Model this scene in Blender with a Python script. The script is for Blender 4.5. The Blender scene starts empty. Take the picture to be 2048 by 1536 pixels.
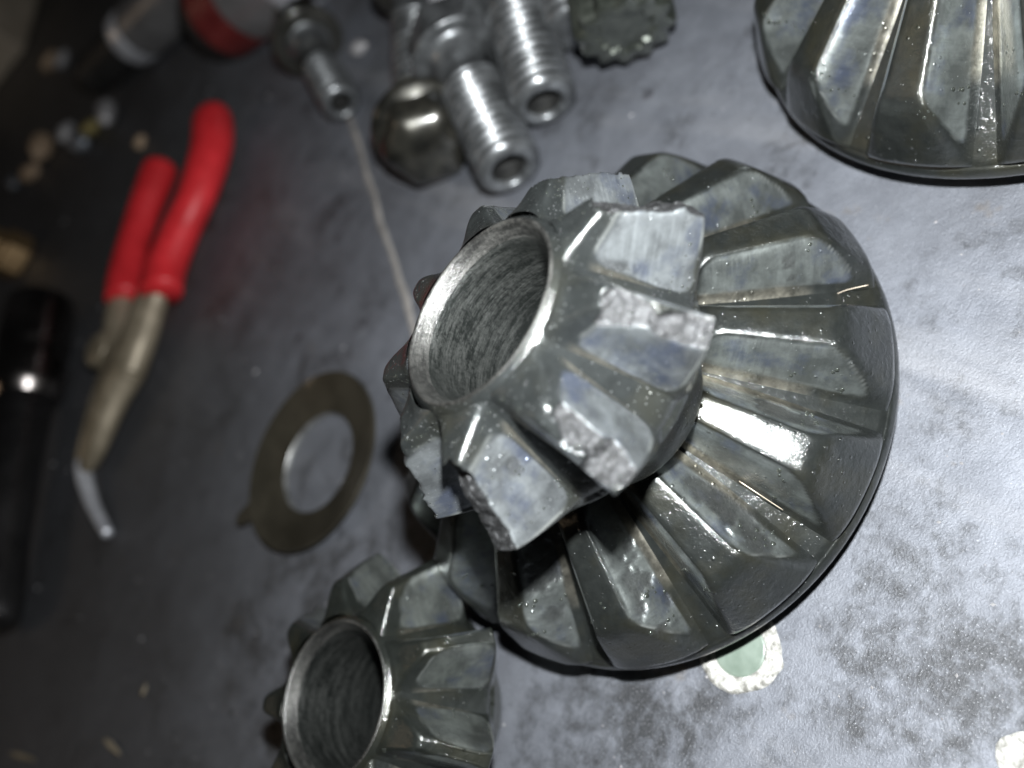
import bpy, bmesh, math, random
import numpy as np
from mathutils import Vector, Matrix

# ---------------------------------------------------------------- camera, world, lights, exposure
SC = bpy.context.scene
COL = SC.collection
MM = 0.001                                    # everything below is written in millimetres
F_PX, CAM_H = 1629.5, 82.98                   # focal length in px of a 2048 px wide picture, lens height over the bench
TH, PH = math.radians(45.35), math.radians(150.29)
_n = np.array([math.sin(TH)*math.cos(PH), math.sin(TH)*math.sin(PH), math.cos(TH)])
_f = np.array([0, 0, -1.]); _y = _f-(_f@_n)*_n; _y /= np.linalg.norm(_y); _x = np.cross(_y, _n)
W = np.array([_x, _y, _n])                    # camera axes -> bench axes (x right, y away, z up)
cam = bpy.data.cameras.new('camera'); cam_o = bpy.data.objects.new('camera', cam); COL.objects.link(cam_o)
cam_o.matrix_world = Matrix([list(W[0])+[0], list(W[1])+[0], list(W[2])+[CAM_H*MM], [0, 0, 0, 1]])
cam.sensor_width = 36; cam.lens = F_PX/2048*36
cam.clip_start = .002; cam.clip_end = 20
cam.dof.use_dof = True; cam.dof.focus_distance = .074; cam.dof.aperture_fstop = 16.5
SC.camera = cam_o
world = bpy.data.worlds.new('World'); SC.world = world; world.use_nodes = True
bg = world.node_tree.nodes['Background']; bg.inputs[0].default_value = (.9, .93, 1, 1); bg.inputs[1].default_value = .006
fl = bpy.data.lights.new('phone_flash', 'AREA'); fl.shape = 'DISK'; fl.size = 4.2*MM; fl.energy = .36; fl.color = (.95, .98, 1.0)
fl_o = bpy.data.objects.new('phone_flash', fl); COL.objects.link(fl_o)
FLASH = W @ np.array([1.0, 16.5, 1.0])
fm = cam_o.matrix_world.copy(); fm.translation = Vector(FLASH*MM)+Vector((0, 0, CAM_H*MM)); fl_o.matrix_world = fm
rl = bpy.data.lights.new('workshop_lamp', 'AREA'); rl.size = .25; rl.energy = .55; rl.color = (1, .74, .5)
rl_o = bpy.data.objects.new('workshop_lamp', rl); COL.objects.link(rl_o)
rl_o.location = (-.75, .75, 1.0); rl_o.rotation_euler = (Vector((0, .15, 0))-rl_o.location).to_track_quat('-Z', 'Y').to_euler()
SC.view_settings.view_transform = 'Standard'; SC.view_settings.look = 'None'
SC.view_settings.exposure = 0; SC.view_settings.gamma = 1
SC.cycles.max_bounces = 6; SC.cycles.sample_clamp_indirect = 4

# ---------------------------------------------------------------- helpers
def U(px, py, z=0.0):
    """photo pixel -> bench point at height z"""
    d = W @ np.array([(px-1024)/F_PX, -(py-768)/F_PX, -1.])
    t = (z-CAM_H)/d[2]
    return np.array([d[0]*t, d[1]*t, z])

_T = np.random.default_rng(7).random((512, 512))
def vn(x, y):
    x = np.asarray(x, float); y = np.asarray(y, float)
    xi = np.floor(x).astype(int); yi = np.floor(y).astype(int); a = x-xi; b = y-yi
    a = a*a*(3-2*a); b = b*b*(3-2*b)
    g = lambda i, j: _T[i % 512, j % 512]
    return (g(xi, yi)*(1-a)+g(xi+1, yi)*a)*(1-b)+(g(xi, yi+1)*(1-a)+g(xi+1, yi+1)*a)*b
def fbm(x, y, o=4):
    s = 0; k = 1; t = 0
    for i in range(o):
        s = s+k*vn(x*2**i+17.3*i, y*2**i+9.1*i); t += k; k *= .55
    return s/t
def smin(a, b, k):
    h = np.clip(k-np.abs(a-b), 0, None)/k
    return np.minimum(a, b)-h*h*k*.25
def smax(a, b, k): return -smin(-a, -b, k)
def sstep(a, b, x):
    t = np.clip((x-a)/(b-a), 0, 1); return t*t*(3-2*t)

def facets(x, y):
    """broken-metal facets: tilted flats in a jittered grid of unit cells"""
    xi = np.floor(x).astype(int); yi = np.floor(y).astype(int); best = np.full(x.shape, 9e9); out = np.zeros(x.shape)
    for dx in (-1, 0, 1):
        for dy in (-1, 0, 1):
            i, j = xi+dx, yi+dy; r = lambda k: _T[(i+k*31) % 512, (j+k*57) % 512]
            ex, ey = x-(i+r(1)), y-(j+r(2)); d = ex*ex+ey*ey
            h = (r(3)-.5)*.7+(r(4)-.5)*1.5*ex+(r(5)-.5)*1.5*ey
            m = d < best; best = np.where(m, d, best); out = np.where(m, h, out)
    return out
def mesh_obj(name, verts, faces, mat, parent=None, smooth=True, attrs=None, sharp=None):
    me = bpy.data.meshes.new(name)
    me.from_pydata((np.asarray(verts, float)*MM).tolist(), [], faces)
    for k, v in (attrs or {}).items():
        a = me.attributes.new(k, 'FLOAT', 'POINT'); a.data.foreach_set('value', np.asarray(v, np.float32).ravel())
    me.update()
    if smooth:
        me.polygons.foreach_set('use_smooth', [True]*len(me.polygons))
        if sharp: me.set_sharp_from_angle(angle=math.radians(sharp))
    me.materials.append(mat)
    o = bpy.data.objects.new(name, me); COL.objects.link(o)
    if parent: o.parent = parent
    return o

def grid_faces(nu, nv, wrap=False, flip=False, off=0):
    f = []
    for i in range(nu-1):
        for j in range(nv if wrap else nv-1):
            a = off+i*nv+j; b = off+i*nv+(j+1) % nv; c = off+(i+1)*nv+(j+1) % nv; d = off+(i+1)*nv+j
            f.append((a, d, c, b) if flip else (a, b, c, d))
    return f

def empty(name, loc, label=None, cat=None, group=None):
    o = bpy.data.objects.new(name, None); o.empty_display_size = .005; COL.objects.link(o)
    o.location = Vector(loc)*MM
    tag(o, label, cat, group); return o
def tag(o, label=None, cat=None, group=None, kind=None):
    if label: o['label'] = label
    if cat: o['category'] = cat
    if group: o['group'] = group
    if kind: o['kind'] = kind
    return o

def lathe(profile, n=96, closed=False):
    """profile [(r,z)...] -> verts, faces (outward when the profile runs from bottom outside to top)"""
    P = np.array(profile, float); a = np.linspace(0, 2*np.pi, n, endpoint=False)
    V = np.stack([P[:, 0, None]*np.cos(a), P[:, 0, None]*np.sin(a), P[:, 1, None]+0*a], -1).reshape(-1, 3)
    F = grid_faces(len(P), n, wrap=True)
    if closed:
        m = (len(P)-1)*n
        F += [(m+j, m+(j+1) % n, (j+1) % n, j) for j in range(n)]
    return V, F
def resample(P, step):
    out = [P[0]]
    for a, b in zip(P[:-1], P[1:]):
        k = max(1, int(math.ceil(math.dist(a, b)/step)))
        for i in range(1, k+1): out.append(tuple(np.array(a)+(np.array(b)-np.array(a))*i/k))
    return out
def soften(P, step=.35, it=6):
    Q = np.array(resample(P, step))
    for _ in range(it): Q[1:-1] = .5*Q[1:-1]+.25*(Q[:-2]+Q[2:])
    return [tuple(q) for q in Q]

def tube(path, radii, n=20, flat=1.0, up=(0, 0, 1), cap=True):
    """tapered tube along a path; flat = height/width of the section"""
    P = np.array(path, float); R = np.array(radii, float); V = []
    T = np.gradient(P, axis=0); T /= np.linalg.norm(T, axis=1)[:, None]
    for p, t, r in zip(P, T, R):
        s = np.cross(t, up); s /= np.linalg.norm(s); u = np.cross(s, t)
        for k in range(n):
            a = 2*np.pi*k/n; V.append(p+r*(math.cos(a)*s+math.sin(a)*flat*u))
    F = grid_faces(len(P), n, wrap=True)
    if cap: F += [tuple(range(n-1, -1, -1)), tuple((len(P)-1)*n+k for k in range(n))]
    return V, F
def spline(pts, n):
    P = np.array(pts, float); t = np.arange(len(P)); q = np.linspace(0, len(P)-1, n); out = []
    for x in q:
        i = min(int(x), len(P)-2); f = x-i
        p0, p1, p2, p3 = P[max(i-1, 0)], P[i], P[i+1], P[min(i+2, len(P)-1)]
        out.append(.5*((2*p1)+(p2-p0)*f+(2*p0-5*p1+4*p2-p3)*f*f+(3*p1-p0-3*p2+p3)*f**3))
    return np.array(out)

# ---------------------------------------------------------------- materials
class NT:
    def __init__(s, name):
        s.m = bpy.data.materials.new(name); s.m.use_nodes = True; s.t = s.m.node_tree; s.b = s.t.nodes['Principled BSDF']
        tc = s.t.nodes.new('ShaderNodeTexCoord'); mp = s.t.nodes.new('ShaderNodeMapping'); mp.inputs['Scale'].default_value = (1000,)*3
        s.t.links.new(tc.outputs['Object'], mp.inputs[0]); s.co = mp.outputs[0]
    def link(s, v, sock):
        if hasattr(v, 'is_output'): s.t.links.new(v, sock)
        else: sock.default_value = v
    def node(s, typ, ins=None, out=0, **props):
        n = s.t.nodes.new(typ)
        for k, v in props.items(): setattr(n, k, v)
        for k, v in (ins or {}).items(): s.link(v, n.inputs[k])
        return n.outputs[out]
    def noise(s, scale, detail=4, rough=.55, co=None, dist=0.0):
        return s.node('ShaderNodeTexNoise', {'Vector': co or s.co, 'Scale': scale, 'Detail': detail, 'Roughness': rough, 'Distortion': dist})
    def voro(s, scale, co=None, feat='F1', out=0, rnd=1.0):
        return s.node('ShaderNodeTexVoronoi', {'Vector': co or s.co, 'Scale': scale, 'Randomness': rnd}, out, feature=feat)
    def ramp(s, f, *stops):
        n = s.t.nodes.new('ShaderNodeValToRGB'); s.t.links.new(f, n.inputs[0]); e = n.color_ramp.elements
        while len(e) < len(stops): e.new(.5)
        for el, (p, c) in zip(e, stops): el.position = p; el.color = (c, c, c, 1) if isinstance(c, (int, float)) else tuple(c)+(1,)
        return n.outputs[0]
    def mix(s, f, a, b, mode='MIX'):
        n = s.t.nodes.new('ShaderNodeMix'); n.data_type = 'RGBA'; n.blend_type = mode; n.clamp_factor = True
        for v, k in ((f, 0), (a, 6), (b, 7)):
            if isinstance(v, tuple): v = v+(1,) if len(v) == 3 else v
            s.link(v, n.inputs[k])
        return n.outputs[2]
    def math(s, op, a, b=0.0, clamp=False):
        n = s.t.nodes.new('ShaderNodeMath'); n.operation = op; n.use_clamp = clamp
        s.link(a, n.inputs[0]); s.link(b, n.inputs[1]); return n.outputs[0]
    def attr(s, name): return s.node('ShaderNodeAttribute', out=2, attribute_name=name)
    def bump(s, h, dist, strength=1.0, nrm=None):
        ins = {'Height': h, 'Distance': dist*MM, 'Strength': strength}
        if nrm is not None: ins['Normal'] = nrm
        return s.node('ShaderNodeBump', ins)
    def stretch(s, sx, sy, sz, rot=0.0):
        n = s.t.nodes.new('ShaderNodeMapping'); n.inputs['Scale'].default_value = (sx, sy, sz); n.inputs['Rotation'].default_value = (0, 0, rot)
        s.t.links.new(s.co, n.inputs[0]); return n.outputs[0]
    def set(s, **k):
        for a, v in k.items():
            sock = s.b.inputs[a.replace('_', ' ')]
            if isinstance(v, tuple) and len(v) == 3 and sock.type == 'RGBA': v = v+(1,)
            s.link(v, sock)
        return s.m

def gear_mat(name, dark, mid, shine, tint, dry):
    """oil wet phosphated steel; 'polish' = worn contact patch, 'chip' = broken or pitted metal"""
    t = NT(name); pol = t.attr('polish'); chip = t.attr('chip'); root_sheen = t.attr('root_sheen')
    n1 = t.noise(.16, 5); n2 = t.noise(.7, 6, .65); n3 = t.noise(3.2, 4, .6)
    base = t.mix(n2, dark, mid)
    stain = t.ramp(n1, (.47, 0.), (.66, 1.))
    base = t.mix(t.math('MULTIPLY', stain, .5), base, tint)
    pc = t.mix(t.ramp(t.noise(.30, 4, .6), (.36, 0.), (.62, 1.)), shine, tuple(.45*c for c in shine))
    blue = t.ramp(t.noise(.24, 4, .6), (.52, 0.), (.68, 1.))
    pc = t.mix(t.math('MULTIPLY', blue, .75), pc, (.11, .135, .215))
    tv = t.node('ShaderNodeCombineXYZ', {0: t.math('MULTIPLY', t.attr('along'), 2.2), 1: t.math('MULTIPLY', t.attr('across'), .35), 2: t.math('MULTIPLY', n1, .6)})
    rub = t.noise(1.0, 5, .7, co=tv)
    pc = t.mix(t.math('MULTIPLY', t.math('MULTIPLY', t.ramp(rub, (.36, 1.), (.58, 0.)), t.ramp(n2, (.40, 0.), (.62, 1.))), .42), pc, (.07, .078, .078))
    col = t.mix(pol, base, pc)
    col = t.mix(t.math('MULTIPLY', root_sheen, t.ramp(n2, (.30, .25), (.66, 1.))), col, (.30, .285, .235))
    rim = t.attr('rim'); col = t.mix(t.math('MULTIPLY', rim, .45), col, (.42, .44, .42))
    n4 = t.noise(.95, 5, .75)
    cc = t.mix(t.ramp(t.math('ADD', t.math('MULTIPLY', n3, .35), t.math('MULTIPLY', n4, .65)), (.40, 0.), (.62, 1.)), (.018, .018, .018), (.085, .086, .088))
    col = t.mix(chip, col, cc)
    met = t.math('ADD', t.math('MULTIPLY', pol, .27), .58); met = t.math('ADD', met, t.math('MULTIPLY', root_sheen, .35), True)
    rough = t.math('ADD', t.math('MULTIPLY', n2, .22), t.math('ADD', t.math('MULTIPLY', pol, .03), .25))
    rough = t.math('ADD', rough, t.math('MULTIPLY', chip, .14)); rough = t.math('ADD', rough, t.math('MULTIPLY', t.math('MULTIPLY', pol, t.math('SUBTRACT', rub, .5)), .18))
    fine = t.bump(n3, .05, .35)
    vv = t.voro(3.6); vr = t.node('ShaderNodeSeparateColor', {0: t.voro(3.6, out=1)}, 0)
    fleck = t.math('MULTIPLY', t.ramp(vv, (.13, 1.), (.24, 0.)), t.ramp(vr, ((.68 if dry else .945), 0.), ((.685 if dry else .95), 1.)))
    fleck = t.math('MULTIPLY', fleck, t.ramp(t.noise(.30, 4, .7), (.46 if not dry else .36, 0.), (.66, 1.)))
    col = t.mix(t.math('MULTIPLY', fleck, .9), col, (.60, .62, .62))
    spk = t.ramp(t.voro(.95), (.0, 1.), (.19, 0.))          # oil beads and grit
    keep = t.ramp(t.noise(.33, 3), (.46, 0.), (.62, 1.))
    beads = t.math('MULTIPLY', spk, keep)
    nb = t.bump(beads, .14, .8, fine)
    rgh = t.bump(t.noise(3.4, 4, .7), .16, t.math('MULTIPLY', chip, 1.0), nb)
    film = t.bump(t.noise(.42, 3, .5), .35, .55); film = t.bump(t.noise(1.9, 4, .65), .20, .55, film)
    film = t.bump(beads, .22, 1.0, film)
    film = t.bump(t.noise(3.4, 4, .6), .10, t.math('MULTIPLY', chip, .9), film)
    if dry:
        dust = t.ramp(t.voro(3.4), (.02, 1.), (.13, 0.))
        rgh = t.bump(dust, .09, .9, rgh); film = t.bump(dust, .10, .9, film)
    return t.set(Base_Color=col, Metallic=met, Roughness=rough, Normal=rgh, Coat_Weight=t.math('SUBTRACT', 1.0, t.math('MULTIPLY', chip, .9)), Coat_Roughness=.10, Coat_IOR=1.5, Coat_Normal=film)

M = {}
M['side'] = gear_mat('oily_dark_steel', (.013, .0148, .0142), (.040, .0445, .0415), (.33, .36, .345), (.042, .039, .022), False)
M['pin'] = gear_mat('worn_grey_steel', (.016, .018, .0175), (.048, .053, .052), (.42, .45, .46), (.045, .045, .033), True)
M['pin_dark'] = gear_mat('oily_green_steel', (.012, .014, .0125), (.037, .0415, .036), (.31, .335, .31), (.04, .037, .02), False)

def bench_mat():
    t = NT('stained_bench_steel')
    big = t.noise(.020, 5, .6, dist=.4); med = t.noise(.075, 6, .62, dist=.5); fin = t.noise(.55, 6, .7); grain = t.noise(4.6, 4, .7)
    mot = t.noise(.22, 5, .65)
    col = t.mix(t.ramp(mot, (.3, 0.), (.7, 1.)), (.152, .161, .183), (.228, .241, .270))
    col = t.mix(t.ramp(big, (.42, 0.), (.62, .62)), col, (.100, .103, .112))
    f = t.math('ADD', t.math('MULTIPLY', med, .50), t.math('ADD', t.math('MULTIPLY', fin, .30), t.math('MULTIPLY', t.noise(.17, 6, .7, dist=.8), .20)))
    for px, py, rad, amp in ((1150, 1500, 15., .09), (1860, 1330, 17., .08), (2010, 1420, 9., .085), (1800, 1080, 7., .09), (1700, 1420, 7., .08), (1960, 1000, 6., .06), (640, 1330, 30., .12), (1380, 1500, 12., .10), (1000, 900, 22., .05)):
        c = U(px, py); dd = t.node('ShaderNodeVectorMath', {0: t.co, 1: tuple(c)}, 1, operation='DISTANCE')
        k = t.math('SUBTRACT', 1.0, t.math('DIVIDE', dd, rad), True); f = t.math('ADD', f, t.math('MULTIPLY', k, amp))
    stain = t.ramp(f, (.525, 0.), (.635, 1.))
    col = t.mix(t.math('MULTIPLY', stain, .84), col, (.036, .036, .036))
    scr = t.noise(.9, 3, .6, co=t.stretch(1., .035, 1, .9)); scr2 = t.noise(1.3, 3, .6, co=t.stretch(.03, 1., 1, .35))
    sk = t.math('MULTIPLY', t.ramp(t.math('MAXIMUM', scr, scr2), (.69, 0.), (.75, 1.)), t.ramp(med, (.42, 1.), (.55, 0.)))
    col = t.mix(t.math('MULTIPLY', sk, .45), col, (.42, .43, .46))
    drops = t.ramp(t.voro(.105), (.095, 1.), (.135, 0.))
    dkeep = t.ramp(t.noise(.05, 2), (.45, 0.), (.55, 1.))
    dr = t.math('MULTIPLY', drops, dkeep)
    col = t.mix(t.math('MULTIPLY', dr, .75), col, (.07, .07, .078))
    streak = t.noise(.06, 5, .6, co=t.stretch(1, .12, 1, -.62))
    col = t.mix(t.ramp(streak, (.55, 0.), (.72, .5)), col, (.36, .36, .37))
    rust = t.ramp(t.noise(.09, 4, .7), (.63, 0.), (.72, .5))
    col = t.mix(rust, col, (.17, .135, .095))
    # far, left part of the bench fades to a near-black tone
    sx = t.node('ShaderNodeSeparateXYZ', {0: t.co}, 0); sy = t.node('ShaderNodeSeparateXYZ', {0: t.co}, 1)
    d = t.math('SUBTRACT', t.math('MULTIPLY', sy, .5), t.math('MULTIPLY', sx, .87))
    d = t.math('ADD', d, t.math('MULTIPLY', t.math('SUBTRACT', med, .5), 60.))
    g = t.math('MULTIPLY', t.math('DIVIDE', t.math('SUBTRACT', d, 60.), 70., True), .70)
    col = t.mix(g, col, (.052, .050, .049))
    glit = t.ramp(grain, (.58, 0.), (.72, 1.))
    col = t.mix(t.math('MULTIPLY', glit, t.math('ADD', .26, t.math('MULTIPLY', stain, .25))), col, (.72, .74, .78))
    dark2 = t.ramp(grain, (.28, 1.), (.42, 0.))
    col = t.mix(t.math('MULTIPLY', dark2, .4), col, (.06, .06, .065))
    rough = t.math('SUBTRACT', t.math('ADD', t.math('MULTIPLY', fin, .25), .36), t.math('MULTIPLY', stain, .1))
    b = t.bump(grain, .16, .6); b = t.bump(t.noise(1.3, 4, .65), .25, .35, b); b = t.bump(dr, .15, .5, b)
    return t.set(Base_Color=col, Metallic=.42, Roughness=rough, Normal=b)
M['bench'] = bench_mat()

def simple(name, c0, c1, scale, met, rough, bump=.0, coat=0., detail=5, groove=False):
    t = NT(name); n = t.noise(scale, detail, .6)
    k = dict(Base_Color=t.mix(t.ramp(n, (.35, 0.), (.65, 1.)), c0, c1), Metallic=met, Roughness=t.math('ADD', t.math('MULTIPLY', n, .2), rough-.1))
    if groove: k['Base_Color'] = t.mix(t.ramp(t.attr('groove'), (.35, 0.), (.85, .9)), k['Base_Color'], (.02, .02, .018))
    if bump: k['Normal'] = t.bump(t.noise(scale*3, 4, .6), bump, .6)
    if coat: k['Coat_Weight'] = coat; k['Coat_Roughness'] = .08
    return t.set(**k)
M['bolt'] = simple('zinc_plated_steel', (.09, .094, .096), (.235, .245, .25), .35, .7, .34, .08, .4, groove=True)
M['bolt_oily'] = simple('oily_black_bolt_steel', (.016, .016, .014), (.060, .057, .046), .25, .6, .36, .08, .9, groove=True)
M['bolt_green'] = simple('oily_grey_bolt_steel', (.035, .040, .032), (.085, .092, .078), .5, .6, .36, .1, .8, groove=True)
M['bolt_tip'] = simple('dark_bolt_recess', (.012, .012, .012), (.03, .03, .028), .5, .2, .6)  # shade inside the tip hole, painted as near-black
M['washer'] = simple('bronze_washer_metal', (.034, .030, .021), (.060, .053, .038), .12, .55, .50, .05, .3)
M['washer_edge'] = simple('pale_washer_edge', (.20, .20, .19), (.34, .34, .33), .3, .8, .4)  # bore edge, coloured much paler than the washer face
M['redpaint'] = None
M['red'] = simple('red_dipped_vinyl', (.46, .018, .022), (.62, .026, .033), .16, 0, .42, .0)
M['plier'] = simple('brown_grimy_steel', (.15, .125, .085), (.30, .255, .185), .10, .35, .48, .1)
M['steel'] = simple('bright_tool_steel', (.55, .56, .60), (.78, .79, .83), .2, .55, .36)
M['grey_steel'] = simple('dull_grey_steel', (.16, .156, .156), (.25, .245, .245), .08, .5, .42)
M['chrome'] = simple('scuffed_chrome', (.16, .145, .135), (.34, .31, .295), .08, 1.0, .26)
M['black'] = simple('black_rubber', (.010, .010, .010), (.022, .021, .02), .2, 0, .55, .1)
M['redpaint'] = simple('faded_red_paint', (.075, .008, .008), (.14, .022, .02), .1, 0, .45)
M['tan'] = simple('tan_grit', (.26, .18, .115), (.42, .31, .21), .3, 0, .7, .2)
M['pale'] = simple('pale_grit', (.22, .21, .215), (.42, .41, .41), .3, .2, .5, .2)
M['blue_grit'] = simple('blue_grey_grit', (.18, .195, .22), (.30, .32, .35), .3, .4, .4, .2)
M['yellow_grit'] = simple('ochre_grit', (.17, .14, .05), (.26, .21, .08), .3, 0, .6, .2)
M['beige'] = simple('beige_wood', (.42, .35, .27), (.55, .47, .37), .05, 0, .7, .1)
M['filler'] = simple('white_crumbly_filler', (.18, .175, .155), (.66, .65, .61), 1.3, 0, .75, .35)
M['plug'] = simple('pale_green_plug', (.14, .18, .145), (.20, .245, .205), .4, 0, .35, .05, .6)
M['seam'] = simple('pale_seam_filler', (.16, .15, .14), (.30, .28, .26), .3, 0, .7, .2)
M['oil'] = simple('dark_gear_oil', (.035, .04, .034), (.06, .066, .056), 1.0, .5, .14)
M['oil'].node_tree.nodes['Principled BSDF'].inputs['Coat Weight'].default_value = 1
M['oil'].node_tree.nodes['Principled BSDF'].inputs['Coat Roughness'].default_value = .07
M['brass'] = simple('warm_glint_metal', (.34, .22, .11), (.50, .34, .18), .1, .8, .35)  # warm glint put into the base colour
M['bristle'] = simple('brass_wire', (.50, .42, .32), (.68, .58, .46), .5, .5, .4)

# ---------------------------------------------------------------- the bench
def bench():
    V = [(-700, -150, 0), (700, -150, 0), (700, 1200, 0), (-700, 1200, 0)]
    o = mesh_obj('workbench', V, [(0, 1, 2, 3)], M['bench'], smooth=False); tag(o, kind='structure')
    p0, p1 = U(698, 226), U(838, 690)
    d = (p1-p0)/np.linalg.norm(p1-p0); s = np.array([-d[1], d[0], 0]); V = []
    n = 60
    for i in range(n):
        t = i/(n-1); c = p0+(p1-p0)*t+s*(fbm(t*9, 3.3)-.5)*1.6; w = .45+.6*fbm(t*14, 8.)
        for a, z in ((-1, .02), (-.5, .28), (.5, .30), (1, .02)): V.append(c+s*w*a+np.array([0, 0, z]))
    o = mesh_obj('bench_seam', V, grid_faces(n, 4, flip=True), M['seam']); tag(o, kind='structure')
bench()

# ---------------------------------------------------------------- bevel gears
def make_tooth(N, rt, zt, rh, zh, ht, hh, st, sb, toe, heel, patch, chips=(), pits=None, seed=0, nu=84, nv=72, u0=-.05, u1=1.04, kk=.5, fillet=1.3, ridge=1., scoop=.16):
    """one straight bevel tooth on its own sector. (rt,zt)-(rh,zh): tip line toe to heel; ht,hh heights over the root;
    st,sb: half widths of the top land and the foot (fractions of the half pitch, toe and heel);
    toe, heel: (u where the end bevel meets the root, slope in mm per unit u)"""
    L = math.dist((rt, zt), (rh, zh)); td = np.array([(rh-rt)/L, (zh-zt)/L]); nd = np.array([-td[1], td[0]])
    if nd[0] < 0: nd = -nd
    uu = np.concatenate([np.linspace(u0, .93, nu-24, endpoint=False), np.linspace(.93, u1, 23), [u1]]); ss = np.linspace(-1, 1, nv)
    u, s = np.meshgrid(uu, ss, indexing='ij'); a = np.abs(s); sg = np.sign(s)
    H = ht+(hh-ht)*u
    x = u*L; y = s*(math.pi/N)*(rt+(rh-rt)*u)            # mm on the face
    S0 = st[0]+(st[1]-st[0])*u; S1 = sb[0]+(sb[1]-sb[0])*u
    q = (a-S0)/(S1-S0)
    wob = (fbm(x*.25+seed*3.7, y*.25+seed, 3)-.5)
    flank = H*(1-q+scoop*q*(1-q))
    top = H*(1+.03*wob)
    fe = (u-toe[0]-.05*np.clip(q, 0, 1.2)**2)*toe[1]; he = (heel[0]-heel[2]*np.clip(q, 0, 1.2)**2-u)*heel[1]
    h = smin(flank, top, ridge); h = smin(h, fe, kk); h = smin(h, he, kk*1.2)
    # worn contact patch on both flanks: bounded by straight bevels at the ends
    pu0, pu1, pq0, pq1, sl0, sl1, rnd = patch
    lo = u-(pu0+sl0*(1-q)*.16); hi = (pu1-sl1*(1-q)*.16)-u
    e = smin(smin(lo*L, hi*L, rnd), smin((q-pq0)*H, (pq1-q)*H*1.0, rnd*.8), rnd)
    edge = (fbm(x*.9+seed, y*.9+5, 3)-.5)*.5
    pol = sstep(-.05, .45, e+edge*.9)*(.62+.5*np.clip(fbm(x*.35+seed*2, y*.35+7, 3)-.1, 0, .76))
    h = h-.13*sstep(-.05, .28, e)+.05*np.exp(-((e+.05)/.14)**2)
    rim = np.exp(-((e-.04+edge*.6)/.12)**2)*sstep(.40, .58, fbm(x*.3+seed*5, y*.3+3, 3))*sstep(.0, .12, q)*sstep(.80, .60, q)  # edge highlight of the patch, painted in as a thin pale line
    root_sheen = sstep(.70, .86, a+.08*wob)*sstep(.02, .2, u)*sstep(.90, .74, u+.2*wob)  # yellowish highlight on the gap floor, painted in as a band
    chip = np.zeros_like(h)
    for c in chips:
        sd, ca, cb, dep, w0, slope, sd2 = c               # side, u range, depth, reach over the top edge, slope, seed
        j = fbm(x*.34+sd2*11.3, y*.10+sd2*3.1, 3); j2 = fbm(x*.62+sd2*5, y*.62+sd2*2, 2); j3 = facets(x*.85+sd2*3.3+40, y*.85+sd2+40)+.35*facets(x*2.3+sd2+40, y*2.3+40)
        uu_ = u+(j2-.5)*.16; sig = s*sd+(j2-.5)*.42+(fbm(x*1.6+sd2, y*.2, 2)-.5)*.14
        w = w0*(.30+1.25*np.clip((vn(u*5.5+sd2*3.7+30, 0*u+sd2+30)-.15)/.7, 0, 1)) if w0 > .5 else w0
        win = sstep(ca, ca+.02, uu_)*sstep(cb+.02, cb, uu_)*sstep(S0-w-.04, S0-w+.01, sig)
        D = dep*np.clip(.5+1.9*(j-.35), .25, 1.5)
        lim = H-D-slope*np.clip(sig-(S0-w), 0, 1)+(j2-.5)*.35+j3*.17+(H+3)*(1-win)
        hn = np.minimum(h, np.maximum(lim, .5)); chip = np.maximum(chip, sstep(.04, .25, h-hn)*win); h = hn
    if pits:
        for (sd, pu, pq, ru, rq, amt, sd2) in pits:
            m = 1-np.hypot((u-pu)/ru, (q-pq)/rq); k = fbm(x*.42+sd2*7, y*.85+sd2*5, 4)
            p = sstep(.52, .57, k+.22*m)*sstep(0., .25, m)*(sg == sd)
            h = h-amt*p; chip = np.maximum(chip, .5*p)
    h = smax(h, np.zeros_like(h), fillet)
    h = h+.02*wob*2
    bd = np.maximum(sstep(.93, 1, a), np.maximum(sstep(u0+.03, u0, u), sstep(u1-.02, u1, u)))
    h = h-.10*bd
    h[-1, :] = -.7
    r = (rt-nd[0]*ht)+u*((rh-nd[0]*hh)-(rt-nd[0]*ht)); z = (zt-nd[1]*ht)+u*((zh-nd[1]*hh)-(zt-nd[1]*ht))
    R = r+nd[0]*h; Z = z+nd[1]*h
    ang = s*math.pi/N
    V = np.stack([R*np.cos(ang), R*np.sin(ang), Z], -1).reshape(-1, 3)
    F = grid_faces(nu, nv)
    return V, F, dict(polish=pol.ravel()*(1-chip.ravel()), chip=chip.ravel(), root_sheen=(root_sheen*(1-chip)).ravel(), rim=(rim*(1-chip)).ravel(), along=x.ravel(), across=y.ravel())

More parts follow.
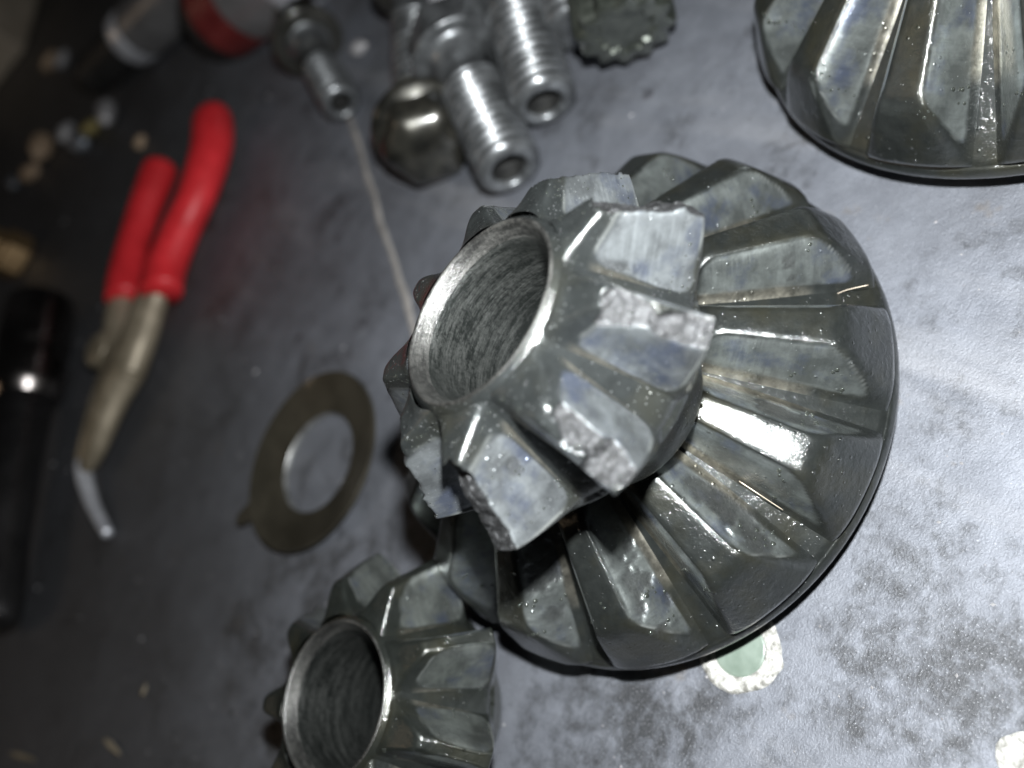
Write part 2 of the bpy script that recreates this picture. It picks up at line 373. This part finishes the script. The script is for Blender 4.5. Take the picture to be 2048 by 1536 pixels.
ICO = None
def beads(V, nu, nv, rng, n, lo, hi, loose=0):
    """little domes of oil sitting in the gap beside a tooth; returns verts, faces"""
    global ICO
    if ICO is None:
        bm = bmesh.new(); bmesh.ops.create_icosphere(bm, subdivisions=2, radius=1); ICO = (np.array([v.co[:] for v in bm.verts]), [tuple(v.index for v in f.verts) for f in bm.faces]); bm.free()
    G = np.asarray(V).reshape(nu, nv, 3); VV = []; FF = []; b = 0; k = 0
    while k < n:
        t = rng.random(); sd = rng.choice((-1, 1)); L = rng.randint(1, 5); free = rng.random() < loose
        if free: t = 1; L = 1
        if t < .55: i0 = rng.uniform(.62, .80); s0 = rng.uniform(.45, .98)      # near the heel
        elif t < .8: i0 = rng.uniform(.06, .22); s0 = rng.uniform(.3, .95)      # near the toe
        else: i0 = rng.uniform(.1, .8); s0 = rng.uniform(.0, .95)
        for m in range(L):
            i = int(np.clip((i0+rng.gauss(0, .008))*nu, 2, nu-3)); j = int(np.clip((.5+.5*sd*(s0-m*.055+rng.gauss(0, .01)))*nv, 2, nv-3))
            p = G[i, j]; a = G[i+1, j]-G[i-1, j]; c = G[i, j+1]-G[i, j-1]; nn = np.cross(c, a); nn /= np.linalg.norm(nn)+1e-9
            if nn[2] < 0: nn = -nn
            r = rng.uniform(lo, hi)*rng.choice((.6, .8, 1, 1)); q = ICO[0]*r; q = q-np.outer(q@nn, nn)*.55
            VV.append(q+p-nn*r*.1); FF += [tuple(x+b for x in f) for f in ICO[1]]; b += len(q); k += 1
    return np.concatenate(VV), FF
def rotz(V, a):
    c, s = math.cos(a), math.sin(a); V = np.asarray(V); return np.c_[V[:, 0]*c-V[:, 1]*s, V[:, 0]*s+V[:, 1]*c, V[:, 2]]

def part_attrs(V, b=0., p=0.): n = len(V); return dict(polish=np.full(n, p), chip=np.zeros(n), root_sheen=np.full(n, b), rim=np.zeros(n), along=np.zeros(n), across=np.zeros(n))

def side_gear(loc, phase, label, chipmap=None, pitmap=None, seed=0, group=None):
    root = empty('side_gear', loc, label, 'gear', group)
    N = 14
    prof = [(13.0, 17.2), (13.0, -1.5), (19.5, -1.7), (20.0, 1.6), (26.0, 2.0), (29.6, 2.3), (30.55, 2.7), (30.78, 3.1), (30.66, 3.5), (30.15, 4.3)]
    prof = soften(prof, .5, 3)+resample([(30.15, 4.3), (30.05, 4.55), (14.18, 17.05), (13.9, 17.4), (13.4, 17.5), (13.0, 17.2)], .6)
    V, F = lathe(prof, 168)
    mesh_obj('gear_body', V, F, M['side'], root, attrs=part_attrs(V))
    rng = random.Random(seed); BV = []; BF = []; nb = 0
    for k in range(N):
        a = phase-k*2*math.pi/N
        V, F, A = make_tooth(N, 16.2, 20.3, 29.2, 12.15, 3.8, 5.6, (.36, .35), (.84, .80), (-.08, 15.), (1.46, 10.7, .10),
                             (.04, 1.24, -.10, .92, 1.1, 2.0, 1.1), chips=(chipmap or {}).get(k, ()), pits=(pitmap or {}).get(k), seed=seed+k, u1=1.315, kk=.8, fillet=2.0, ridge=1.25)
        o = mesh_obj('gear_tooth', rotz(V, a), F, M['side'], root, attrs=A)
        v, f = beads(rotz(V, a), 84, 72, rng, 26, .13, .30); BV.append(v); BF += [tuple(x+nb for x in q) for q in f]; nb += len(v)
    tag(mesh_obj('oil_beads', np.concatenate(BV), BF, M['oil'], root), kind='stuff')
    return root

def pinion(loc, axis, phase, label, mat, chipmap=None, pitmap=None, seed=0, group=None, dmg=None):
    root = empty('pinion_gear', loc, label, 'gear', group)
    n = Vector(axis).normalized(); u = Vector((0, 1, 0)).cross(n).normalized(); v = n.cross(u)
    root.rotation_euler = Matrix(((u.x, v.x, n.x), (u.y, v.y, n.y), (u.z, v.z, n.z))).to_euler()
    N = 9; H = 20.5
    body = [(7.3, .8), (7.8, .1), (8.2, .5), (8.6, 2.4), (9.6, 4.8), (12.2, 7.6), (12.7, 8.5), (9.5, 18.1), (9.2, 19.4), (8.9, 20.05), (8.45, 20.3)]
    V, F = lathe(soften(body, .4, 4), 144); mesh_obj('gear_body', V, F, mat, root, attrs=part_attrs(V))
    rim = soften([(8.5, 20.22), (8.3, 20.42), (8.15, 20.4), (8.0, 20.25), (7.45, 18.9)], .12, 2)
    V, F = lathe(rim, 144); mesh_obj('bore_rim', V, F, M['bore_rim'], root)
    bore = resample([(7.45, 18.9), (7.36, 18.5), (7.32, 17.0), (7.32, 1.2), (7.3, .8)], .8)
    V, F = lathe(bore, 144); mesh_obj('bore_wall', V, F, M['bore'], root)
    rng = random.Random(seed); BV = []; BF = []; nb = 0
    for k in range(N):
        a = phase-k*2*math.pi/N
        V, F, A = make_tooth(N, 12.67, H+.05, 18.4, H-7.7, 4.2, 7.6, (.20, .17), (.78, .68), (-.18, 15.), (1.10, 50., .09),
                             (.02, .99, -.15, 1.0, 1.3, .1, 2.4), chips=(chipmap or {}).get(k, ()), pits=(pitmap or {}).get(k), seed=seed+k, nu=96, nv=96, u0=-.18, u1=1.10, kk=.7, fillet=2.2, ridge=1.3, scoop=-.22)
        o = mesh_obj('gear_tooth', rotz(V, a), F, mat, root, attrs=A)
        if dmg and k in dmg: o['label'] = dmg[k]
        if chipmap and k in chipmap:
            C = A['chip']; me = o.data
            me.polygons.foreach_set('use_smooth', [not (C[f[0]] > .6 and C[f[2]] > .6) for f in F])
        v, f = beads(rotz(V, a), 96, 96, rng, 90 if chipmap else 26, .05 if chipmap else .10, .13 if chipmap else .24, .55 if chipmap else 0); BV.append(v); BF += [tuple(x+nb for x in q) for q in f]; nb += len(v)
    tag(mesh_obj('oil_beads', np.concatenate(BV), BF, M['oil'], root), kind='stuff')
    return root

def bore_mat(name, c0, c1, rough):
    t = NT(name); sc = t.noise(.75, 8, .75, co=t.stretch(.3, .3, 2.2)); n = t.noise(2.4, 6, .75); big = t.noise(.13, 3)
    m = t.ramp(t.math('ADD', t.math('MULTIPLY', sc, .65), t.math('MULTIPLY', n, .35)), (.44, 0.), (.64, 1.))
    m = t.math('MULTIPLY', m, t.ramp(big, (.3, .35), (.65, 1.)))
    return t.set(Base_Color=t.mix(m, c0, c1), Metallic=.75, Roughness=t.math('ADD', t.math('MULTIPLY', n, .3), rough), Normal=t.bump(n, .12, .5, t.bump(sc, .2, .4)), Coat_Weight=.7, Coat_Roughness=.12, Coat_Normal=t.bump(n, .12, .6))
M['bore'] = bore_mat('scored_bore_steel', (.024, .027, .025), (.16, .165, .155), .22)
M['bore_rim'] = bore_mat('rubbed_bore_edge', (.035, .035, .033), (.20, .197, .182), .32)

side_gear((5.0, 60.46, 1.72), .311, 'large oily dark gear lying beneath the chipped grey gear', seed=10,
          chipmap={}, pitmap={4: [(1, .68, .50, .36, .50, .34, 1)], 5: [(1, .72, .52, .40, .55, .38, 2)], 6: [(1, .72, .5, .42, .55, .38, 3)], 7: [(1, .6, .5, .40, .5, .32, 4)], 2: [(-1, .75, .5, .15, .3, .08, 5)]}, group='large gears on the bench')
side_gear((70.3, 43.74, 1.72), -2.2, 'oily dark gear at the edge of the bench, alone in the top right corner', seed=40, group='large gears on the bench')
ax = np.array([.003, .168, 1.]); ax /= np.linalg.norm(ax)
pc = np.array([3.743, 50.357, 41.217])-ax*20.5
pinion(pc, ax, -.514, 'grey gear with chipped and broken teeth resting on the large oily gear', M['pin'], seed=3,
       chipmap={0: [(1, .08, 1.1, 1.0, .46, 1.3, 1)], 1: [(-1, .16, 1.0, .6, .52, 1.5, 3)],
                2: [(1, .22, .99, .85, .52, 1.4, 4)], 3: [(-1, .10, 1.1, .9, .50, 1.2, 5), (1, .55, 1.1, .7, .10, 1., 6)],
                4: [(-1, .0, 1.1, .9, .46, 1.2, 7)], 8: [(1, .0, 1.1, .9, .46, 1.2, 8)]},
       pitmap={0: [(-1, .45, .84, .34, .16, .12, 4)], 3: [(1, .42, .62, .10, .16, .07, 5)]}, group='pinion gears',
       dmg={0: 'tooth with its jagged top edge broken off above a bluish patch', 1: 'tooth with a bright crushed top edge', 2: 'tooth with a rough chunk broken out of its edge', 3: 'tooth with a dark chipped strip along its edge'})
pinion((-39.69, 63.57, .04), (0, 0, 1), .139, 'small dark oily gear with unbroken teeth and open bore, beside the washer', M['pin_dark'], seed=23, group='pinion gears')

# ---------------------------------------------------------------- dished washer
def washer():
    c = U(628, 921, 1.6); root = empty('thrust_washer', (c[0], c[1], 0), 'thin brown dished washer lying on the bench beside the gears', 'washer')
    n = 96
    V, F = lathe([(8.9, .95), (12.5, 1.7), (15.85, 3.0), (15.95, 2.4), (12.6, .95), (8.7, .03)], n)
    mesh_obj('washer_face', V, F, M['washer'], root, sharp=40)
    V, F = lathe([(8.7, .03), (8.6, .45), (8.9, .95)], n); mesh_obj('washer_bore', V, F, M['washer_edge'], root)
    d = U(470, 1068, 1)-np.array([c[0], c[1], 1]); a = math.atan2(d[1], d[0]); V = []
    for r, w in ((15.4, 2.0), (17.0, 1.7), (18.8, 1.3), (19.6, .7)):
        for s in (-1, 1):
            for z in (0, 1): V.append((r*math.cos(a)-s*w*math.sin(a), r*math.sin(a)+s*w*math.cos(a), 2.2+(r-15.4)*.1+z*.5))
    F = []
    for i in range(3):
        b = 4*i; F += [(b+1, b+5, b+7, b+3), (b, b+2, b+6, b+4), (b, b+4, b+5, b+1), (b+2, b+3, b+7, b+6)]
    F += [(12, 14, 15, 13)]
    mesh_obj('locating_tab', V, F, M['washer'], root, sharp=30)
washer()

# ---------------------------------------------------------------- bolts
def bolt(tip, toward, label, mat, d=10.5, shank=24., thread=16., flange=16.5, hexw=13.5, hexh=9., hole=True, spline=False, headmat=None, neck=1.0, dome=False):
    """bolt whose shank runs from 'tip' towards the point 'toward'; the head is at the far end"""
    tip = np.array(tip, float); dv = np.array(toward, float)-tip; dv /= np.linalg.norm(dv)
    root = empty('flange_bolt', tip, label, 'bolt', 'flange bolts at the back of the bench')
    z = Vector(dv); root.rotation_euler = z.to_track_quat('Z', 'Y').to_euler()
    r = d/2; n = 40; pitch = 1.7; nz = int(thread/pitch*8); V = []
    zz = np.linspace(1.2, thread, nz); a = np.linspace(0, 2*np.pi, n, endpoint=False)
    Z, A = np.meshgrid(zz, a, indexing='ij'); t = (Z/pitch-A/(2*np.pi)) % 1
    GR = np.abs(2*t-1)*sstep(thread, thread-1.5, Z); R = r-.95*np.abs(2*t-1)*sstep(thread, thread-1.5, Z)
    pre = np.array([(r*.50, 9.), (r*.53, .5), (r*.60, .1), (r*.70, 0.0), (r*.93, .7)]) if hole else np.array([(0.0, 0.0), (r*.4, 0.), (r*.7, 0.0), (r*.84, .15), (r*.93, .6)])
    post = np.array([(r*.93*neck, thread+.3), (r*.93*neck, shank-.8), (r*1.1, shank)])
    def rings(P): return np.stack([P[:, 0, None]*np.cos(a), P[:, 0, None]*np.sin(a), P[:, 1, None]+0*a], -1).reshape(-1, 3)
    VV = np.concatenate([rings(pre), np.stack([R*np.cos(A), R*np.sin(A), Z], -1).reshape(-1, 3), rings(post)])
    gr = np.concatenate([np.zeros(len(pre)*n), GR.ravel(), np.zeros(len(post)*n)])
    mesh_obj('shank', VV, grid_faces(len(VV)//n, n, wrap=True), mat, root, attrs=dict(groove=gr))
    if hole:
        V, F = lathe([(r*.495, .9), (r*.48, 9.), (.01, 9.6)][::-1], 32); mesh_obj('tip_recess', V, F, M['bolt_tip'], root)
    hm = headmat or mat
    fr = flange/2
    V, F = lathe(soften([(r*.9, shank), (fr*.97, shank), (fr, shank+.5), (fr*.98, shank+1.4), (hexw/2*.9, shank+3.2), (0.01, shank+3.3)], .5, 3), 48)
    mesh_obj('flange', V, F, hm, root, sharp=60)
    k = 12 if spline else 6; nh = 72; an = np.linspace(0, 2*np.pi, nh, endpoint=False)
    if spline: pr = hexw/2*(.93+.09*np.cos(k*an))
    else: pr = hexw/2/np.cos((an+math.pi/6) % (math.pi/3)-math.pi/6); pr = np.minimum(pr, hexw/2*1.11)
    prof = [(1, shank+2.2), (1, shank+hexh-1), (.95, shank+hexh-.25), (.86, shank+hexh), (.62, shank+hexh), (.55, shank+hexh-.5), (.2, shank+hexh-.6), (.001, shank+hexh-.6)]
    if dome: prof = [(1, shank+2.2), (1, shank+hexh-3.2), (.95, shank+hexh-2.0), (.82, shank+hexh-.9), (.60, shank+hexh-.2), (.3, shank+hexh+.1), (.001, shank+hexh+.15)]
    V = np.concatenate([np.stack([pr*s*np.cos(an), pr*s*np.sin(an), 0*an+zz_], -1) for s, zz_ in prof])
    mesh_obj('hex_head' if not spline else 'splined_head', V, grid_faces(len(prof), nh, wrap=True), hm, root, sharp=35)
    return root
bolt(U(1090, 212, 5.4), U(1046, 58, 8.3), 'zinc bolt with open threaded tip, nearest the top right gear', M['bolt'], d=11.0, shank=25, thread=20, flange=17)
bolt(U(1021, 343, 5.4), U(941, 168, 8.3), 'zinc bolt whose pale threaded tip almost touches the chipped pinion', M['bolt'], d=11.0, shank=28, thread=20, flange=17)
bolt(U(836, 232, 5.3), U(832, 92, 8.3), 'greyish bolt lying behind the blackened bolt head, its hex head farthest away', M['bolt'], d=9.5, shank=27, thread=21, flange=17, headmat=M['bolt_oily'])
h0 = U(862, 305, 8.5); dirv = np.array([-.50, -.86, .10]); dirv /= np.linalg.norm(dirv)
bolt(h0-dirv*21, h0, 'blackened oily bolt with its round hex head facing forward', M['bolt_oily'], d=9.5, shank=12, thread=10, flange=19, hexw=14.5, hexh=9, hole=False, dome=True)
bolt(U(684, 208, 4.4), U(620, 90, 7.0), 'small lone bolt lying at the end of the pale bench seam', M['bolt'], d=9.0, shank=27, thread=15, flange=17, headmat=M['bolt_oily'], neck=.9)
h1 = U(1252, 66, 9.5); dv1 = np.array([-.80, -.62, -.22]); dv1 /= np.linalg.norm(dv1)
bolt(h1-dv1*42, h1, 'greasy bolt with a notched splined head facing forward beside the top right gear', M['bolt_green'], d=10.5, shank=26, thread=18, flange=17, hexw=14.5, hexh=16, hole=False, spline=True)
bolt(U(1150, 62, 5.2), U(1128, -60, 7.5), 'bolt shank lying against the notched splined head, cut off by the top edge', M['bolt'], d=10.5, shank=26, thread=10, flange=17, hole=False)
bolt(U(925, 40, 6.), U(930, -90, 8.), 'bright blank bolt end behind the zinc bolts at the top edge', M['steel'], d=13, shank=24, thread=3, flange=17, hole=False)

# ---------------------------------------------------------------- pliers with red grips
def pliers():
    c = U(262, 690, 6); root = empty('pliers', (c[0], c[1], 0), 'bent nose pliers with bright red dipped handles lying on the bench', 'pliers')
    B = np.array([c[0], c[1], 0])
    P = lambda *a: [U(*p)-B for p in a]
    def grip(pts, r):
        S = spline(P(*pts), 40); q = np.linspace(0, 1, 40)
        rad = r*np.sqrt(np.clip(1-((.10-q)/.10).clip(0, 1)**2, 0.02, 1))*(1+.05*np.sin(q*9))*(1-.05*q)
        V, F = tube(S, rad, 24, .85); mesh_obj('grip', V, F, M['red'], root)
    grip([(424, 222, 8), (424, 290, 8), (398, 380, 8), (362, 460, 8), (330, 540, 8), (322, 585, 8)], 5.4)
    grip([(326, 322, 6.5), (304, 380, 6.5), (275, 460, 6.5), (254, 540, 6.5), (246, 598, 6.5)], 5.0)
    def arm(name, pts, rs, mat, flat=.7):
        S = spline(P(*pts), 36); V, F = tube(S, np.interp(np.linspace(0, 1, 36), np.linspace(0, 1, len(rs)), rs), 18, flat); mesh_obj(name, V, F, mat, root)
    arm('handle', [(318, 560, 7.6), (300, 610, 7), (276, 680, 6.5), (254, 740, 6)], [4.6, 5.0, 5.6, 5.8], M['plier'])
    arm('handle', [(245, 575, 6), (236, 640, 5.5), (236, 700, 5), (240, 745, 5)], [4.2, 4.2, 4.6, 4.6], M['plier'])
    arm('jaw', [(256, 735, 6.2), (228, 790, 6), (205, 850, 5.5), (186, 905, 4.8), (172, 935, 4.2)], [6.0, 5.2, 4.4, 3.4, 2.2], M['plier'])
    arm('jaw', [(240, 735, 4.6), (212, 800, 4.4), (190, 860, 4.2), (172, 905, 3.6), (163, 930, 3.4)], [5.4, 4.8, 4.0, 3.0, 2.0], M['plier'])
    V, F = lathe(soften([(.01, 9.4), (3.4, 9.4), (4.6, 8.6), (4.8, 4.)], .4, 2)[::-1], 32)
    o = mesh_obj('pivot_rivet', V, F, M['plier'], root); o.location = Vector(U(258, 722, 0)-B)*MM
    S = spline(P((168, 925, 4), (170, 960, 3.4), (184, 1005, 2.6), (203, 1045, 2), (216, 1068, 1.6)), 24)
    V, F = tube(S, np.linspace(2.1, 1.2, 24), 14); mesh_obj('bent_tip', V, F, M['steel'], root)
pliers()

# ---------------------------------------------------------------- tools at the far edge
def socket_bar():
    a = U(84, 606, 11); b = U(-30, 1260, 8); root = empty('socket_extension', (a[0], a[1], 0), 'dark chrome socket extension lying along the left edge', 'socket tool')
    d = b-a; L = np.linalg.norm(d); root.rotation_euler = Vector(d).to_track_quat('Z', 'Y').to_euler(); root.location = Vector(a)*MM
    V, F = lathe(soften([(.01, 0), (7.6, 0), (8.8, .8), (9.0, 4), (9.0, 17), (8.4, 19), (9.0, 21), (9.0, 30), (7.4, 33)], .8, 2), 48)
    mesh_obj('socket', V, F, M['chrome'], root, sharp=40)
    V, F = lathe(soften([(7.3, 32), (6.4, 40), (6.2, L-20), (7, L-10), (7, L), (.01, L)], 3, 2), 40); mesh_obj('extension_shaft', V, F, M['chrome_dark'], root)
M['chrome_dark'] = simple('greasy_black_chrome', (.05, .048, .048), (.13, .125, .125), .05, .9, .28)
socket_bar()
a = U(2, 500, 8); V, F = lathe(soften([(.01, 14), (4, 14), (6.5, 13), (6.5, 9), (8.5, 8.4), (8.8, 1), (8.2, 0), (.01, 0)][::-1], .6, 2), 6)
o = mesh_obj('warm_fitting', V, F, M['brass'], sharp=30); o.location = Vector((a[0], a[1], .2))*MM; tag(o, 'dim fitting coloured as a warm glint, half cut off at the left edge, above the dark socket extension', 'fitting')  # warm-lit piece; the warm light is painted into its colour

def rounded_box(name, sx, sy, sz, bev, mat, parent=None, loc=(0, 0, 0), seg=3):
    bm = bmesh.new(); bmesh.ops.create_cube(bm, size=1)
    for v in bm.verts: v.co = Vector((v.co.x*sx+loc[0], v.co.y*sy+loc[1], v.co.z*sz+loc[2]))*MM
    bmesh.ops.bevel(bm, geom=bm.edges[:], offset=bev*MM, segments=seg, profile=.6, affect='EDGES')
    me = bpy.data.meshes.new(name); bm.to_mesh(me); bm.free(); me.polygons.foreach_set('use_smooth', [True]*len(me.polygons)); me.set_sharp_from_angle(angle=math.radians(35)); me.materials.append(mat)
    o = bpy.data.objects.new(name, me); COL.objects.link(o)
    if parent: o.parent = parent
    return o

def standing(name, a, b, label, cat):
    d = b-a; root = empty(name, (a[0], a[1], 0), label, cat)
    ang = math.atan2(d[1], d[0]); s = np.array([-d[1], d[0], 0])
    root.rotation_euler = (0, 0, ang); return root, np.linalg.norm(d), (1 if s @ a > 0 else -1)   # side that points away from the lens
def turned(name, prof, mat, root, cy, cz, n=48):
    """turned part lying along the local x axis"""
    V, F = lathe(soften(prof, .8, 2), n); V = np.c_[V[:, 2], V[:, 0]+cy, V[:, 1]+cz]
    return mesh_obj(name, V, F, mat, root, sharp=40)
def steel_bar():
    root, L, k = standing('steel_cylinder', U(300, 156, 0), U(470, 4, 0), 'grey steel cylinder with a pale ring near its dark end, in the back corner', 'metal cylinder')
    R = 9.5; cy = k*R
    turned('shaft', [(R-.6, 6.6), (R, 7.6), (R, 150), (.01, 150)], M['grey_steel'], root, cy, R)
    turned('pale_ring', [(R-2.2, -1.5), (R-.6, 0), (R-.2, 3), (R-.2, 6), (R-.7, 6.8)], M['steel'], root, cy, R)
    turned('dark_end', [(.01, -27), (R-3.5, -27), (R-2.4, -25), (R-2.2, -1.5)], M['black'], root, cy, R)
steel_bar()
def tool_block():
    root, L, k = standing('steel_socket', U(488, 160, 0), U(636, 50, 0), 'polished steel socket with a dull red band and black end at the top edge', 'socket')
    R = 12.; cy = k*R
    turned('socket_body', [(R-.4, 13), (R, 14), (R, L-4)], M['grey_steel'], root, cy, R)
    turned('red_band', [(R-.9, 2.2), (R-.3, 3), (R-.2, 12.6), (R-.5, 13)], M['redpaint'], root, cy, R)
    turned('black_end', [(.01, -4), (R-4, -3.6), (R-1.6, -1.5), (R-.8, 2.4)], M['black'], root, cy, R)
    turned('bright_ring', [(R, L-4), (R+.8, L-3), (R+.8, L+2), (R, L+3)], M['steel'], root, cy, R)
    turned('drive_end', [(R-1.2, L+2.6), (R-1.5, L+24), (.01, L+24)], M['chrome'], root, cy, R)
tool_block()

def blob(name, p, s, mat, label=None, seed=0, sc=(1.35, .8, .7), kind=None):
    bm = bmesh.new(); bmesh.ops.create_icosphere(bm, subdivisions=3, radius=1)
    for v in bm.verts:
        k = .72+.55*float(fbm(v.co.x*1.6+seed*3.1+20, v.co.y*1.6+v.co.z*1.3+seed+20, 3)); v.co = Vector((v.co.x*k*sc[0], v.co.y*k*sc[1], v.co.z*k*sc[2]))*s*MM
    zmin = min(v.co.z for v in bm.verts)
    me = bpy.data.meshes.new(name); bm.to_mesh(me); bm.free(); me.polygons.foreach_set('use_smooth', [True]*len(me.polygons)); me.materials.append(mat)
    o = bpy.data.objects.new(name, me); COL.objects.link(o); o.location = Vector((p[0]*MM, p[1]*MM, -zmin)); o.rotation_euler = (0, 0, seed)
    if label: tag(o, label, 'debris', 'loose crumbs behind the pliers')
    return o
for px, py, s, m, lb in ((104, 305, 5.5, 'tan', 'largest tan crumb in the heap left of the red grips'), (232, 238, 5., 'pale', 'large pale grey crumb nearest the steel bar'),
                         (145, 272, 3.6, 'pale', 'pale pinkish crumb between the tan crumb and the ochre crumb'), (175, 297, 4.2, 'blue_grit', 'small blue grey crumb just below the ochre crumb'),
                         (193, 264, 3.6, 'yellow_grit', 'ochre yellow crumb touching the large pale crumb'), (74, 352, 4.2, 'tan', 'brownish tan crumb just below the largest tan crumb'),
                         (38, 372, 3.2, 'blue_grit', 'pale bluish crumb at the left end of the heap'), (290, 290, 2.2, 'tan', 'lone tan crumb right of the heap near the red grips'),
                         (727, 104, 2.2, 'pale', 'bright chip alone on the bench between the lone bolt and the bolt cluster'), (110, 130, 4., 'tan', 'dim tan crumb beside the black jaw of the bar'), (136, 126, 3.6, 'pale', 'dim pale crumb beside the black jaw of the bar')):
    blob('crumb', U(px, py), s, M[m], lb, seed=px*.37)
o = rounded_box('wood_block', 70, 60, 50, 4, M['beige'], None); p = U(-75, 40, 25); o.location = Vector((p[0]*MM, p[1]*MM, .025)); o.rotation_euler = (0, 0, .9)
tag(o, 'beige wooden block far away in the top left corner', 'wood block')

# ---------------------------------------------------------------- filler ring and plug in the bench
def crust(name, c, r0, r1, hgt, label, seed, full=False):
    n, m = 120, 26; V = []; rng = np.linspace(0, 1, m)
    for i in range(m):
        for j in range(n):
            a = 2*np.pi*j/n; t = rng[i]; ro = r1*(.86+.3*fbm(2+math.cos(a)*1.6+seed, 2+math.sin(a)*1.6, 3)); r = r0+(ro-r0)*t
            x, y = r*math.cos(a), r*math.sin(a)
            z = hgt*(1-(2*t-1)**4)*(.45+.9*fbm(x*.9+50+seed, y*.9+50, 4))-.06*(t > .97) - .05
            V.append((x, y, z+.06))
    F = grid_faces(m, n, wrap=True, flip=True)
    return V, [f[::-1] for f in F]
root = empty('filled_screw', U(1480, 1298), 'pale green plug ringed by white crumbly filler under the large gear', 'screw plug')
V, F = crust('filler', None, 2.65, 4.5, .42, None, 3.)
F = [f[::-1] for f in F]; mesh_obj('filler_ring', V, F, M['filler'], root)
V, F = lathe([(2.85, .01), (2.8, .16), (2.5, .2), (.01, .17)], 48); mesh_obj('plug', V, F, M['plug'], root)
c = U(2052, 1520); V, F = crust('filler', None, .02, 2.2, .35, None, 9.); F = [f[::-1] for f in F]
o = mesh_obj('filler_patch', V, F, M['filler'], None); o.location = Vector(c)*MM; tag(o, 'white crumbly filler spot in the bottom right corner', 'filler spot')

# ---------------------------------------------------------------- brass wire bristles stuck in the oil
def bristle(p, q, label, bend=.4):
    p, q = np.array(p), np.array(q); mid = (p+q)/2+np.array([0, 0, bend]); B = p
    V, F = tube(spline([p-B, mid-B, q-B], 10), [.045]*10, 6, up=(.3, .2, 1)); o = mesh_obj('wire_bristle', V, F, M['bristle']); o.location = Vector(B)*MM
    tag(o, label, 'wire bristle', 'brass bristles stuck in the oil')
bristle(U(1652, 598, 8.2), U(1737, 570, 8.6), 'brass bristle lying in a tooth gap near the right edge of the large gear')
bristle(U(1478, 962, 13.0), U(1566, 1020, 10.5), 'long brass bristle in the widest lit gap of the large gear')
bristle(U(1216, 1252, 6.6), U(1203, 1322, 6.2), 'brass bristle standing out of the lowest gap of the large gear', 1.0)
for px, py, qx, qy, lb in ((283, 1392, 292, 1368, 'pale sliver lying midway along the bottom left of the bench'), (208, 1478, 240, 1508, 'pale sliver near the bottom left edge of the picture'), (20, 1506, 70, 1520, 'brown sliver in the bottom left corner')):
    p, q = U(px, py, .8), U(qx, qy, .8); V, F = tube(spline([p-p, (q-p)*.5, q-p], 8), [.2, .5, .6, .7, .6, .5, .4, .2], 7, .5); o = mesh_obj('sliver', V, F, M['plier'], sharp=30)
    o.location = Vector(p)*MM; tag(o, lb, 'sliver', 'slivers on the bench')

# ---------------------------------------------------------------- grit scattered on the bench
def grit():
    rng = random.Random(5); V = []; F = []
    for i in range(380):
        px, py = rng.uniform(-100, 2100), rng.uniform(80, 1600)
        p = U(px, py); k = np.linalg.norm(p-np.array([0, 0, CAM_H]))/90
        s = rng.choice((.05, .06, .08, .10, .16))*k*(1.6 if rng.random() < .06 else 1); b = len(V)
        a = rng.uniform(0, 6.28); e = rng.uniform(.6, 1.8)
        for x, y, z in ((1, 0, 0), (0, 1, 0), (-1, 0, 0), (0, -1, 0), (.1, .1, 1)):
            x *= e; V.append((p[0]+s*(x*math.cos(a)-y*math.sin(a)), p[1]+s*(x*math.sin(a)+y*math.cos(a)), z*s*.8))
        F += [(b, b+1, b+4), (b+1, b+2, b+4), (b+2, b+3, b+4), (b+3, b, b+4)]
    o = mesh_obj('grit', V, F, M['pale'], smooth=False); tag(o, 'fine pale grit sprinkled over the bench', 'grit', kind='stuff')
grit()
